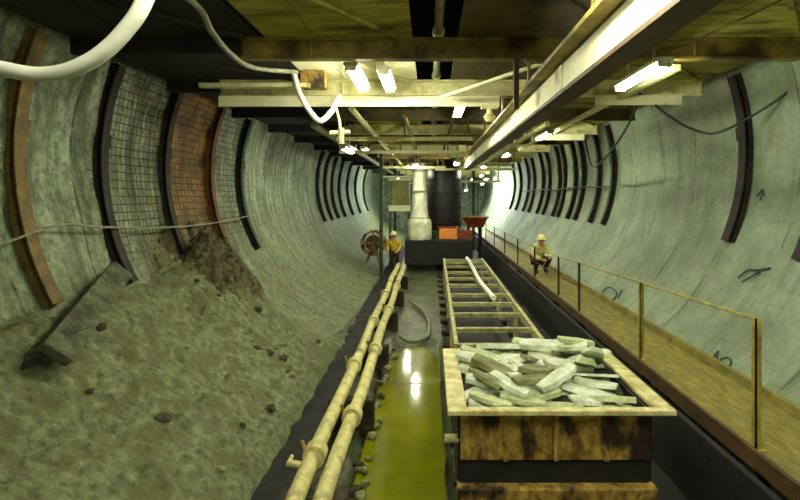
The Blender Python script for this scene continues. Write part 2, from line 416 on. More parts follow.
left = [(3.2,'rib_brown','beyond the frame edge'),(5.28,'rib_brown','nearest on the left wall, wide and yellowish brown'),(6.65,'rib_dark','second on the left wall, nearly black'),
        (8.25,'rib_dark','third on the left wall, before the rusty mesh bay'),(9.95,'rib_rust','rust-coloured, at the far side of the rusty mesh bay'),(11.5,'rib_dark','fifth on the left wall, where the clean wall begins')]
for i, (y, mm, txt) in enumerate(left[1:]):
    rib('left', y, 1.78 if i < 2 else 1.72, M[mm], 'curved steel rib, '+txt, width=.19 if i == 0 else .17, depth=.10)
for i, y in enumerate((19.5,20.9,22.4,24.2,26.6,29.4,33.)):
    rib('left', y, 1.95, M['rib_dark'], f'dark steel rib far down the left wall, {ORD[i]} of the distant row', .26)
rib('right', 5.75, 2.2, M['rib_dark'], 'dark steel rib end cut by the right edge of the view', .24)
rib('right', 7.25, 2.3, M['rib_dark'], 'long dark steel rib standing alone on the right wall', .2)
for i, y in enumerate((12.45,13.5,14.9,15.7,16.9,17.6,19.1,20.2,21.9,23.2,25.2,27.)):
    rib('right', y, 2.25, M['rib_dark'], f'dark steel rib in the close-set row on the right wall, {ORD[i]} from the camera', .17)

# ------------------------------------------------------------------ overhead deck
DZ = 4.85
BY = [1.2,3.4,5.65,7.7,10.2,12.5,14.9,17.4,20.,22.8,26.,30.,35.,41.]
beam_m = ['ochre_beam','ochre_beam','ochre_beam','cream','olive_dk','cream','ochre_beam','cream','cream','ochre_beam','cream','cream','cream','cream']
for i, y in enumerate(BY):
    if i == 0: continue
    t = thing('deck_beam', f'transverse steel beam under the overhead deck, {ORD[i-1]} from the camera', 'beam', (0, y, DZ), 'transverse deck beams')
    m = M[beam_m[i]]
    x0, x1 = -2.2, 4.35
    if i == 3: x0 = -3.35
    MB().box((x0,y-.06,4.60),(x1,y+.06,4.63)).build('bottom_flange', m, t)
    MB().box((x0,y-.008,4.63),(x1,y+.008,4.82)).build('web', m, t)
    MB().box((x0,y-.07,4.82),(x1,y+.07,DZ)).build('top_flange', m, t)
    MB().box((-4.2,y-.05,4.66),(x0,y+.05,DZ)).build('unlit_end', M['deck_dark'], t)  # left end of the beam, coloured dark because no light reaches it
    for xs in (-1.4, 1.9, 3.1):
        MB().box((xs-.008,y-.055,4.63),(xs+.008,y-.009,4.82)).build('stiffener', m, t)
deck = thing('overhead_deck', 'flat overhead deck of olive and dark boards closing off the tunnel crown', 'deck', (0, 3, DZ))
for i in range(len(BY)-1):
    y0, y1 = BY[i]+.0, BY[i+1]-.0
    for k, (xa, xb) in enumerate(((-4.2,-1.98),(-1.93,-.2),(.32,2.35),(2.4,4.4))):
        if i < 1 : continue
        mm = [M['deck_dark'], M['olive'], M['olive_dk'], M['olive']][k]
        if k == 1 and i == 2: mm = M['cream_clean']  # cream in place of olive paints the lamp glare on this panel
        if k == 1 and i in (3,5): mm = M['deck_dark']
        nb = 3; wdt = (xb-xa)/nb
        g = MB()
        for q in range(nb): g.box((xa+q*wdt+.006, y0+.01, DZ+.002), (xa+(q+1)*wdt-.006, y1-.01, DZ+.04))
        pn = g.build('board_panel', mm, deck)
        MB().bar((xa+.15, y0+.1, DZ-.02), (xb-.15, y1-.1, DZ-.02), .05, .04).build('brace', mm, pn)
# near deck above the camera
for k,(xa,xb) in enumerate(((-4.2,-.2),(.32,4.4))):
    MB().box((xa,-6.5,DZ),(xb,1.2+2.2,DZ+.04)).build('board_panel', M['olive_dk'], deck)
# pipe down the open slot
t = thing('conduit_pipe', 'grey pipe running along the open slot in the middle of the deck', 'pipe', (.08, 3, 5.0))
MB().tube([(.10,2.5,4.93),(.10,20,4.93)], .05).build('pipe_run', M['hose_g'], t)
for y in BY[2:7]: MB().tube([(.10,y-.05,4.93),(.10,y+.05,4.93)], .075).build('collar', M['cream'], t)

# monorail girder
t = thing('monorail_girder', 'long cream monorail girder slung under the deck, running away from upper right', 'girder', (1.33, 2, 4.0))
gy0, gy1 = .6, 17.6
MB().box((1.24,gy0,3.99),(1.26,gy1,4.24)).build('web', M['cream_clean'], t)
MB().box((1.10,gy0,4.25),(1.50,gy1,4.29)).build('top_flange', M['ochre_beam'], t)
MB().box((1.215,gy0,3.95),(1.43,gy1,3.985)).build('bottom_flange', M['brown_dk'], t)
MB().box((1.40,gy0,3.99),(1.425,gy1,4.24)).build('back_web', M['brown_dk'], t)
for y in BY[1:7]:
    g = MB()
    g.box((1.15,y-.03,4.29),(1.18,y+.03,4.58)).box((1.42,y-.03,4.29),(1.45,y+.03,4.58)).box((1.12,y-.05,4.57),(1.48,y+.05,4.60))
    g.build('hanger', M['ochre_beam'], t)
for y in (4.6, 8.9, 13.1): MB().box((1.225,y-.12,4.0),(1.24,y+.12,4.23)).build('joint_plate', M['cream'], t)

# second rail behind the right lamps and other long members
t = tag(MB().box((2.95,5.8,4.52),(3.03,16,4.595)).build('timber_batten', M['cream'], org=(3,5.8,4.55)), 'pale longitudinal batten under the deck behind the right-hand lamps', 'batten')
tag(MB().box((1.9,2.2,4.5),(1.98,15,4.60)).build('angle_iron', M['ochre_beam'], org=(1.94,2.2,4.5)), 'ochre angle iron under the deck right of the monorail girder', 'angle iron')
tag(MB().box((2.62,7.58,4.44),(3.98,7.62,4.595)).build('fascia_board', M['cream_clean'], org=(3.3,7.6,4.44)), 'short bright cream board fixed behind the nearest right lamp', 'board')
tag(MB().box((2.62,12.38,4.44),(3.98,12.42,4.595)).build('fascia_board', M['cream_clean'], org=(3.3,12.4,4.44)), 'short cream board under the deck behind the second right lamp', 'board')
tag(MB().box((-3.35,6.95,4.58),(-1.75,7.05,4.64)).build('fascia_board', M['cream'], org=(-2.5,7,4.58)), 'pale narrow board reaching left under the deck beside the bright panel', 'board')
tag(MB().box((-3.35,7.60,4.42),(1.1,7.64,4.58)).build('fascia_board', M['cream_clean'], org=(-1,7.6,4.42)), 'long cream board hung across the tunnel below the bright panel', 'board')
# cable trough lower left, dark
tag(MB().box((-1.9,7.02,4.60),(-1.55,7.28,4.84)).build('junction_box', M['rust'], org=(-1.7,7.1,4.6), bevel=.01), 'small ochre junction box beside the white hose bend', 'junction box')
# diagonal brace + hanger + clamp
tag(MB().tube([W(442,97,7.4), W(552,60,5.9)], .028).build('diagonal_brace', M['cream_clean'], org=W(442,97,7.4)), 'thin pale diagonal brace under the deck left of the girder', 'brace')
tag(MB().box((.98,5.6,4.02),(1.04,5.66,4.60)).build('hanger_strap', M['brown_dk'], org=(1,5.6,4.6)), 'dark vertical hanger strap at the left of the girder', 'strap')
t = thing('beam_clamp', 'pale beam clamp hanging beside the girder', 'clamp', (.93,7.5,4.58))
MB().box((.80,7.45,4.36),(1.06,7.56,4.42)).build('plate', M['cream'], t)
MB().tube([(.93,7.5,4.44),(.93,7.5,4.30)], .045).build('stem', M['cream'], t)
MB().tube([(.93,7.5,4.30),(.93,7.5,4.24),(.93,7.5,4.16)], [.05,.10,.06]).build('nut', M['cream'], t)
# clutter further in: service pipes and cross bars under the deck
for i,(x,z,y0,y1,r,mm,txt) in enumerate(((-1.35,4.5,8.2,24,.05,'cream','cream service pipe under the left of the deck'),
        (-.45,4.42,8.6,28,.04,'ochre_beam','ochre service pipe under the deck left of centre'),(-2.3,4.4,9.5,30,.07,'hose_g','grey service pipe high along the left wall'),
        (.45,4.5,9,22,.035,'olive_dk','thin olive pipe under the deck right of centre'),(2.2,4.35,9,26,.05,'cream','cream service pipe right of the girder'))):
    t = thing('service_pipe', txt, 'pipe', (x,y0,z))
    MB().tube([(x,y0,z),(x,y1,z)], r).build('pipe_run', M[mm], t)
    for y in BY:
        if y0 < y < y1: MB().box((x-.02,y-.02,z+r*.8),(x+.02,y+.02,4.60)).build('hanger', M[mm], t)
bars = [(-2.2,1.0,11.3,4.30,'cream'),(-2.6,.9,13.8,4.22,'cream_clean'),(-1.6,.7,16.1,4.25,'ochre_beam'),(-1.9,.6,18.3,4.05,'cream'),(.2,3.4,18.8,4.0,'cream'),(-2.3,1.5,23.6,3.9,'cream_clean'),(.8,3.6,24.6,3.7,'cream_clean'),(-1.5,1.8,28,3.7,'cream')]
for i,(xa,xb,y,z,mm) in enumerate(bars):
    t = thing('cross_bar', f'pale cross bar hung below the deck, {ORD[i]} from the camera', 'bar', (xa,y,z), 'cross bars hung below the deck')
    MB().box((xa,y-.04,z),(xb,y+.04,z+.09)).build('bar', M[mm], t)
    for x in (xa+.1, (xa+xb)/2, xb-.1): MB().box((x-.02,y-.02,z+.09),(x+.02,y+.02,DZ)).build('drop_rod', M['ochre_beam'], t)

# ------------------------------------------------------------------ lamps
def lamp(x, y, z, label, ln=1.15, m='tube'):
    t = thing('tube_lamp', label, 'lamp', (x, y, z), 'tube lamps under the deck')
    MB().box((x-.09,y-.05,z),(x+.09,y+ln+.05,z+.05)).build('housing', M['lamp_body'], t)
    for sx in (-1,1):
        MB().tube([(x+sx*.04,y,z-.03),(x+sx*.04,y+ln,z-.03)], .018, 8).build('tube', M[m], t)
    MB().box((x-.07,y-.04,z-.055),(x+.07,y-.015,z)).build('end_cap', M['lamp_body'], t); MB().box((x-.07,y+ln+.015,z-.055),(x+.07,y+ln+.04,z)).build('end_cap', M['lamp_body'], t)
    for yy in (y+.2, y+ln-.24): MB().box((x-.01,yy,z+.05),(x+.01,yy+.04,DZ-.001)).build('hanger', M['lamp_body'], t)
    return t
lamp(2.55,5.25,4.46,'glowing tube lamp at upper right, largest in view')
lamp(-.98,5.95,4.60,'glowing tube lamp under the overexposed deck panel left of centre',1.1)
lamp(2.75,11.0,4.46,'glowing tube lamp in front of the second cream board on the right')
lamp(2.6,15.6,4.40,'third glowing tube lamp along the right side of the deck')
lamp(-1.95,14.0,4.40,'glowing tube lamp left of centre, deep in the tunnel')
lamp(2.4,20.6,4.3,'fourth glowing tube lamp along the right side of the deck')
lamp(-1.0,20.6,4.3,'glowing tube lamp above the olive cabinet')
lamp(3.0,27.,4.2,'glowing tube lamp beyond the red tub, upper right',1.2,'tube_far')
lamp(3.0,33.,4.2,'distant tube lamp lighting the white far wall',1.2,'tube_far')
lamp(2.4,31.,3.4,'lowest distant tube lamp before the white far wall',1.2,'tube_far')
lamp(-2.2,32.,4.2,'most distant tube lamp on the left',1.2,'tube_far')
lamp(.55,8.35,4.62,'single tube lamp added just below the long cream board to brighten the girder')  # extra lamp put in to brighten the middle of the girder web
lamp(-.55,17.6,4.2,'tube lamp added just in front of the white wrapped duct to brighten it')  # extra lamp put in so the duct reads brighter
lamp(.80,2.1,4.45,'unseen tube lamp added overhead in the middle to light the near girder')  # out-of-view lamp added for the girder face and the white hose
lamp(-.60,6.2,4.62,'second tube lamp added under the overexposed deck panel to widen its glow',1.0)  # doubles the lamp here to spread more light on the panel
lamp(-2.05,11.3,4.15,'glowing tube lamp farthest left in view, above the distant left wall ribs')
lamp(.9,15.4,4.1,'glowing tube lamp just left of the girder end')
lamp(3.9,35.,3.9,'distant tube lamp beside the glowing right wall end',1.2,'tube_far')
lamp(3.6,30.,4.1,'distant tube lamp second before the glowing right wall end',1.2,'tube_far')
lamp(2.2,.9,4.5,'unseen tube lamp added overhead right, above the camera')  # added fill lamp outside the view, for the near right side
lamp(-.35,.6,4.5,'unseen tube lamp added overhead left, above the camera')  # added fill lamp outside the view, for the girder's left face
lamp(1.0,-4.2,4.5,'unseen tube lamp added behind the camera')  # added fill lamp at the back, never in view

# ------------------------------------------------------------------ hoses and cables
def hose(name, pts, r, m, label, cat='hose', n=10):
    return tag(MB().tube(smooth_path(pts), r, n).build(name, m, org=pts[0]), label, cat)
t = thing('air_hose', 'thick white hose hanging in a big loop at upper left', 'hose', W(-220,-180,1.9))
MB().tube(smooth_path([Vector((-2.6,1.9,DZ)), W(-180,-60,1.9), W(-80,45,1.9), W(8,70,1.9), W(52,74,1.9), W(92,60,1.9), W(124,32,1.9), W(147,-5,1.9), W(175,-90,1.95), Vector((-.9,2,DZ))], 12), .031, 14).build('hose_body', M['hose_w'], t)
MB().tube([Vector((-2.6,1.9,DZ-.06)), Vector((-2.6,1.9,DZ))], .045).build('hose_clip', M['cable'], t)
hose('air_hose', [Vector((-2.35,3.7,DZ)), W(195,4,4.2), W(212,32,4.6), W(232,55,5.1), W(255,68,5.8), W(297,72,6.9)], .03, M['hose_g'], 'grey white hose sagging from the upper deck to the junction box')
hose('air_hose', [W(294,74,6.95), W(299,92,6.95), W(309,110,6.95), W(320,121,6.95), W(331,112,7.0), W(336,103,7.1), W(340,96,7.4)], .042, M['hose_w'], 'short white hose looped below the junction box')
t = thing('hose_fitting', 'small pale hose fitting dangling below the white loop', 'fitting', W(335,104,7.3))
MB().tube(smooth_path([W(335,104,7.3), W(340,125,7.3), W(338,140,7.3)]), .02).build('stem', M['cream'], t)
MB().tube([W(330,133,7.3), W(350,132,7.3)], .035).build('handle', M['cream'], t)
MB().tube([W(341,128,7.3), W(341,144,7.3)], .05).build('nozzle', M['hose_g'], t)
wl = [(-30,256),(8,242),(60,225),(100,227),(150,228),(200,225),(240,218),(262,212)]
hose('wall_cable', [W(px, py, 4.33*480/(430-px)) for px, py in wl], .017, M['hose_g'], 'thin pale cable slung across the left wall and ribs', 'cable', 8)
hose('power_cable', [Vector((4.3,7.3,4.8)), W(655,105,7.45), W(672,118,7.4), W(692,129,7.3), W(716,133,7.1), W(752,116,6.8), W(790,90,6.4), W(820,60,6.1)][1:], .02, M['cable'], 'black cable drooping across the right wall from the lamp', 'cable', 8)
hose('power_cable', [W(640,94,7.6), W(634,112,8.2), W(622,135,9.2), W(606,157,10.5), W(592,166,12.0), W(585,140,13.0)], .022, M['cable'], 'black cable trailing down from the near right lamp', 'cable', 8)
hose('power_cable', [W(672,52,5.6), W(705,36,5.2), W(740,20,4.8), W(790,-4,4.4)], .012, M['ochre_beam'], 'thin yellow cable crossing the deck at upper right', 'cable', 8)
hose('wall_cable', [Vector((RC.x+math.sqrt((R-.13)**2-(3.25-RC.y)**2), y, 3.25+.03*math.sin(y*2))) for y in (12.2,14,16,18,20,22,24)], .022, M['cable'], 'thin dark cable strung level across the close-set ribs on the right wall', 'cable', 8)
hose('ground_hose', [Vector((-.55,13.5,.04)), Vector((-.15,12.2,.05)), Vector((-.02,10.9,.05)), Vector((-.1,10.,.05)), Vector((-.4,9.75,.05)), Vector((-.62,10.1,.05))], .045, M['hose_g'], 'grey hose curling over the floor beyond the water')
hose('ground_cable', [Vector((-.95,8.0*.95,.10)), Vector((-.5,7.6,.03)), Vector((.0,7.65,.03)), Vector((.25,7.7,.06))], .008, M['hose_g'], 'thin cable stretched across the green water', 'cable', 6)

# ------------------------------------------------------------------ supply pipes on blocks
for k,(xn, xf, z, txt) in enumerate(((-1.10,-1.16,.5,'left'),(-.87,-.95,.48,'right'))):
    t = thing('supply_pipe', f'muddy cream supply pipe on blocks, the {txt} one of the pair', 'pipe', (xn, 1.5, z), 'pair of supply pipes')
    pts = [Vector((xn+(xf-xn)*q/10 + .015*math.sin(q*2.1+k), 1.5+16*q/10, z+.012*math.sin(q*1.7))) for q in range(11)]
    MB().tube(smooth_path(pts,4), .078, 14).build('pipe_run', M['pipe'], t)
    for y in ((2.9,4.65,7.1,9.6,12.2) if k == 0 else (3.4,5.5,7.9,10.6,13.4)):
        q = (y-1.5)/16; x = xn+(xf-xn)*q
        c = MB().tube([(x,y-.07,z),(x,y+.07,z)], .112, 14).build('coupling', M['pipe'], t)
        MB().tube([(x-.10,y,z+.05),(x-.13,y,z+.13)], .018, 8).build('bolt', M['rust'], c)
for y in (2.4,4.2,6.2,8.4,10.8,13.2,15.6):
    i = (2.4,4.2,6.2,8.4,10.8,13.2,15.6).index(y)
    tag(MB().box((-1.3,y-.08,-.06),(-.72,y+.08,.395)).build('pipe_block', M['wood'], org=(-1,y,0), bevel=.015), f'timber block under the cream supply pipes, {ORD[i]} from the camera', 'block', 'blocks under the pipes')
# small valve on left pipe
t = thing('pipe_valve', 'small muddy valve on the left supply pipe near the bottom of the view', 'valve', (-1.2,4.45,.5))
MB().tube([(-1.18,4.45,.5),(-1.29,4.45,.52)], .035).build('valve_body', M['pipe'], t)
MB().tube([(-1.30,4.38,.55),(-1.30,4.52,.55)], .02).build('valve_handle', M['rim'], t)

# ------------------------------------------------------------------ track
for k, x in enumerate((.55,1.5)):
    t = thing('track_rail', f'steel rail of the track, {"left" if k==0 else "right"} one', 'rail', (x,1,0))
    MB().box((x-.05,1,.07),(x+.05,26,.085)).build('foot', M['steel'], t)
    MB().box((x-.01,1,.085),(x+.01,26,.15)).build('web', M['steel'], t)
    MB().box((x-.03,1,.15),(x+.03,26,.18)).build('head', M['steel'], t)
for i in range(26):
    y = 1.4+i*.9
    tag(MB().box((.25,y-.09,-.04),(1.8,y+.09,.07)).build('track_sleeper', M['wood'], org=(1,y,0)), 'dark timber sleeper under the rails', 'sleeper', 'sleepers under the track')

def wheel(x, y, t, r=.2):
    w = MB().tube([(x-.05,y,.18+r),(x+.02,y,.18+r),(x+.021,y,.18+r),(x+.05,y,.18+r)], [r,r,r*1.15,r*1.15], 20).build('wheel', M['black'], t)
    MB().tube([(x-.08,y,.18+r),(x+.07,y,.18+r)], .05, 10).build('hub', M['steel'], w)
# ------------------------------------------------------------------ front rail car, heaped with slabs
CZ = 1.29
t = thing('rail_car', 'open rail car with a rusty front panel and pale rim, heaped with slabs', 'rail car', (1.05,4.5,.18))
MB().box((.14,3.82,CZ-.045),(1.97,3.90,CZ)).build('front_rim', M['rim'], t, bevel=.01)
MB().box((.14,3.90,CZ-.045),(.30,5.40,CZ-.002)).build('side_rim', M['rim'], t, bevel=.01)
MB().box((1.82,3.90,CZ-.045),(1.97,5.40,CZ-.002)).build('side_rim', M['rim'], t, bevel=.01)
MB().box((.30,5.30,CZ-.045),(1.82,5.40,CZ-.002)).build('rear_rim', M['rim'], t, bevel=.01)
MB().box((.25,3.93,.84),(1.80,3.97,CZ-.05)).build('front_panel', M['rust'], t)
MB().box((.25,3.95,.63),(1.80,3.97,.84)).build('lower_panel', M['black'], t)
MB().box((.22,3.86,.52),(1.84,3.99,.64)).build('front_sill', M['rust'], t, bevel=.01)
MB().box((.23,3.97,.52),(.27,5.35,CZ-.05)).build('side_panel', M['black'], t)
MB().box((1.79,3.97,.52),(1.83,5.35,CZ-.05)).build('side_panel', M['black'], t)
MB().box((.27,5.31,.52),(1.79,5.35,CZ-.05)).build('rear_panel', M['rust'], t)
MB().box((.27,3.97,.52),(1.79,5.31,.58)).build('bottom_plate', M['black'], t)
for x in (.62,1.03,1.44): MB().box((x-.02,3.905,.84),(x+.02,3.93,CZ-.05)).build('stiffener', M['rust'], t)
for y in (4.25,5.05):
    wheel(.55,y,t); wheel(1.5,y,t)
    MB().box((.5,y-.05,.35),(1.55,y+.05,.42)).build('axle', M['black'], t)
    MB().box((.3,y-.07,.42),(1.75,y+.07,.52)).build('axle_beam', M['black'], t)
MB().tube([(.12,4.0,.98),(.24,4.0,.98)], .035).build('side_bolt', M['rim'], t)
MB().tube([(.14,5.1,1.13),(.24,5.1,1.13)], .045).build('side_bolt', M['rim'], t)

# rubble bed inside
b = MB(); b.smooth = True; nn = 30; vs = []
for i in range(nn+1):
    for j in range(nn+1):
        x = .275+1.51*i/nn; y = 3.975+1.33*j/nn
        vs.append((x,y,1.14+.10*j/nn+.05*noise.noise(Vector((x*5,y*5,0)))+.03*noise.noise(Vector((x*13,y*13,0)))))
b.add(vs, [(i*(nn+1)+j, (i+1)*(nn+1)+j, (i+1)*(nn+1)+j+1, i*(nn+1)+j+1) for i in range(nn) for j in range(nn)])
o = b.build('rubble_bed', M['rubble'], org=(1,4.6,1.1)); o['kind'] = 'stuff'; tag(o, 'dark fine rubble under the slabs in the front rail car', 'rubble')
def slab(k):
    g = MB(); rr = random.Random(k); L_ = rr.uniform(.34,.62); wd = rr.uniform(.10,.20); th = rr.uniform(.03,.06); n = 7; vs = []
    for i in range(n):
        u = i/(n-1); ww = wd*(.5+.5*math.sin(PI*(.12+.80*u)))*rr.uniform(.85,1.1)*.5; xx = (u-.5)*L_; off = rr.uniform(-.008,.008)
        vs += [(xx,-ww+off,-th/2),(xx,ww+off,-th/2),(xx+rr.uniform(-.01,.01),ww*.75+off,th/2),(xx,-ww*.7+off,th/2*rr.uniform(.7,1.2))]
    fs = [(0,1,2,3)[::-1], tuple((n-1)*4+q for q in range(4))]
    for i in range(n-1):
        for q in range(4): fs.append((i*4+q, i*4+(q+1)%4, (i+1)*4+(q+1)%4, (i+1)*4+q))
    return g.add(vs, fs)
sm = [M['slab'],M['slab2'],M['slab'],M['slab3'],M['slab2'],M['slab']]
sprotos = []
for k in range(9):
    o = slab(k).build('stone_slab', sm[k%6], org=(0,0,0), bevel=.006); sprotos.append([o, True])
random.seed(21)
def put_slab(x,y,z,yaw,tilt,roll,s):
    e = random.choice(sprotos); o = e[0] if e[1] else e[0].copy()
    if not e[1]: C.objects.link(o)
    e[1] = False
    o.location = (x,y,z); o.rotation_euler = (roll,tilt,yaw); o.scale = (s,s*1.05,s)
    col = 'left' if x < .8 else ('middle' if x < 1.3 else 'right'); row = 'front' if y < 4.5 else 'rear'
    tag(o, f'pale angular stone slab in the {row} {col} part of the heap in the rail car', 'slab', f'stone slabs heaped in the rail car, {row} {col}')
for layer in range(3):
    for i in range(5):
        for j in range(5):
            if layer == 2 and (random.random() < .4 or j < 1): continue
            x = .48+1.1*(i+random.uniform(-.35,.35))/4; y = 4.12+1.06*(j+random.uniform(-.3,.3))/4
            if layer == 2 and x > 1.62: continue
            x = max(.52, min(1.55, x)); y = max(4.12, min(5.15, y))
            yaw = random.uniform(-.9,.6) if random.random() < .8 else random.uniform(0,3)
            top = 1.18+.10*(y-4)/1.3
            put_slab(x, y, top+layer*.05+random.uniform(0,.02), yaw, random.uniform(-.22,.22), random.uniform(-.45,.45), random.uniform(.75,1.05))
for (x,y,z,yaw,tl,s) in ((1.64,4.85,1.40,1.35,.45,1.1),(1.52,4.7,1.38,1.3,.35,1.1),(1.40,4.95,1.44,1.0,.2,1.0),(1.55,5.1,1.46,.3,.2,1.0),(.9,4.3,1.36,.5,.1,.9),(1.15,4.35,1.36,.7,-.15,.9),(.7,4.25,1.34,-.8,.2,.8),(1.25,5.1,1.42,.2,.1,1.2),(1.42,5.12,1.42,-.3,-.1,1.2),(1.1,5.1,1.40,-.4,.12,1.2),(.55,4.9,1.36,-.5,.2,1.2),(.62,4.6,1.36,-.7,.2,1.2)):
    put_slab(x,y,z,yaw,tl,.15,s)

# ------------------------------------------------------------------ ladder-framed flat car behind
t = thing('flat_car', 'long empty car of pale side rails with cross bars, behind the heaped car', 'rail car', (.85,9.3,.18))
for x0,x1,e0,e1 in ((.28,.33,.36,.41),(1.32,1.37,1.40,1.45)):
    g = MB(); vs = []
    for (xa,xb,y) in ((x0,x1,5.55),(e0,e1,13.2)):
        vs += [(xa,y,CZ-.12),(xb,y,CZ-.12),(xb,y,CZ),(xa,y,CZ)]
    g.add(vs, [(3,2,1,0),(4,5,6,7),(0,1,5,4),(1,2,6,5),(2,3,7,6),(3,0,4,7)])
    g.build('side_rail', M['bars'], t)
for y in (5.62,6.3,7.1,7.8,8.5,9.4,10.2,11.0,11.9,12.6,13.15):
    q = (y-5.55)/7.65
    MB().box((.34+.06*q,y-.03,CZ-.08),(1.32+.08*q,y+.03,CZ-.02)).build('cross_bar', M['bars'], t)
MB().box((.34,5.6,.55),(1.34,13.1,.62)).build('bed_plate', M['black'], t)
for y in (5.7,7.6,9.4,11.2,13.0):
    q = (y-5.55)/7.65
    for x in (.33+.06*q,1.33+.08*q): MB().box((x-.03,y-.03,.6),(x+.03,y+.03,CZ-.1)).build('stake', M['bars'], t)
for y in (6.4,12.2):
    wheel(.55,y,t); wheel(1.5,y,t); MB().box((.5,y-.05,.35),(1.55,y+.05,.56)).build('axle', M['black'], t)
hose('drain_pipe', [Vector((1.05,7.9,CZ+.03)), Vector((.98,9.5,CZ+.03)), Vector((1.0,11.5,CZ+.03)), Vector((1.0,13.0,CZ+.03))], .045, M['hose_w'], 'white pipe laid lengthwise over the cross bars of the flat car', 'pipe')

# ------------------------------------------------------------------ walkway
WZ = .90
t = thing('walkway', 'raised ochre board walkway running along the right wall', 'walkway', (3.0,2,WZ))
n = 0
for k in range(4):
    xa = 2.67+k*.20
    MB().box((xa,1.4,WZ-.045),(xa+.19,30,WZ-.004*k)).build('board', M['walk'], t)
    
MB().box((2.63,1.4,WZ-.12),(2.67,30,WZ+.03)).build('kerb_board', M['brown_dk'], t)
MB().box((3.46,1.4,WZ-.03),(3.52,30,WZ+.10)).build('toe_board', M['walk'], t)
for y in (2.2,4.,6.15,8.7,10.4,12.4,14.8,17.2,20,23,26,29):
    MB().box((2.68,y-.06,-.05),(2.80,y+.06,WZ-.12)).build('support_post', M['black'], t)
    MB().box((2.68,y-.05,WZ-.12),(3.42,y+.05,WZ-.045)).build('joist', M['black'], t)
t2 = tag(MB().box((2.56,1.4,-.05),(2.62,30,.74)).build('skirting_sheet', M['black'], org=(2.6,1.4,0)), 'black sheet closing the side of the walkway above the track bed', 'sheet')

t = thing('handrail', 'thin ochre handrail with angle-iron posts along the walkway edge', 'handrail', (2.67,3.97,WZ))
posts = [(3.97,1.09),(6.15,1.0),(8.7,.9),(10.1,.83),(12.4,.8),(14.8,.8),(17.4,.8),(20.2,.8),(23.2,.8)]
for i,(y,h) in enumerate(posts):
    g = MB(); w = .05 if i < 2 else .035
    g.box((2.69,y-.006,WZ),(2.69+w,y+.006,WZ+h)).box((2.69,y-.006,WZ),(2.702,y+w,WZ+h))
    p = g.build('post', M['rail'] if i < 2 else M['brown_dk'], t)
    MB().box((2.66,y-.04,WZ),(2.76,y+.06,WZ+.012)).build('foot_plate', M['rail'], p)
MB().tube([(2.715,y,WZ+h-.015) for y,h in posts], .014, 8).build('top_rail', M['rail'], t)
MB().tube([(2.715,y,WZ+h*.5) for y,h in posts[2:]], .011, 8).build('mid_rail', M['brown_dk'], t)

# ------------------------------------------------------------------ spray marks on right wall
def mark(strokes, label):
    g = MB()
    for st in strokes:
        pts = []
        for (px,py) in st:
            # meet the wall
            dx, dz = (px-430)/F, (196-py)/F; lo, hi = 1., 60.
            for _ in range(40):
                mid = (lo+hi)/2; x, z = dx*mid, 3+dz*mid
                if (Vector((x,z))-RC).length > R-.01: hi = mid
                else: lo = mid
            pts.append(Vector((dx*lo, lo, 3+dz*lo)))
        g.tube(smooth_path(pts,4), .013, 6)
    return tag(g.build('spray_mark', M['paint'], org=g.v[0]), label, 'paint mark')
mark([[(708,365),(713,358),(718,351)],[(718,351),(717,357),(716,365),(722,359),(729,358),(731,363),(726,370),(722,366)]], 'dark sprayed stroke and loop low on the right wall')
mark([[(738,278),(748,270),(757,270),(770,268)],[(742,282),(752,276),(760,272)]], 'dark smeared spray strokes on the right wall below the long rib')
mark([[(602,292),(609,287),(617,293),(612,302)],[(618,298),(622,290)]], 'bluish sprayed squiggle on the right wall above the handrail')
mark([[(757,196),(763,190),(760,201)]], 'small dark smudge beside the long rib')

# ------------------------------------------------------------------ far equipment
t = thing('tunnelling_machine', 'tall blue-black round-topped machine standing in the middle distance', 'machine', (.65,20.6,.18))
g = MB(); g.tube([(.63,20.6,z) for z in (1.55,1.7,2.6,3.6,4.1,4.35,4.55)], [.62,.70,.72,.72,.69,.58,.3], 24); g.build('housing', M['navy'], t)
for z in (1.9,2.5,3.1,3.7): MB().tube([(.63,20.6,z-.03),(.63,20.6,z+.03)], .745, 24).build('band', M['black'], t)
MB().box((-1.0,19.0,.25),(1.7,22,1.25)).build('chassis', M['black'], t, bevel=.03)
MB().box((-.1,20.05,1.25),(1.5,21.6,1.55)).build('deck', M['green'], t, bevel=.02)
for x in (.45,.58,.71): MB().box((x,19.93,2.0),(x+.05,19.97,2.9)).build('grille_bar', M['steel'], t)
for x in (.3,1.2):
    for y in (20.,21.6): MB().tube([(x-.06,y,.42),(x+.06,y,.42)], .24, 18).build('wheel', M['black'], t)
lb = MB().box((.38,19.42,1.25),(1.10,19.58,1.68)).build('light_box', M['orange'], t, bevel=.02); lb['label'] = 'bright orange box'
MB().box((.30,19.43,1.68),(1.18,19.6,1.76)).build('lid', M['red'], lb)
sb = MB().box((1.14,19.45,1.28),(1.72,19.58,1.62)).build('side_box', M['red'], t); sb['label'] = 'dull red box'

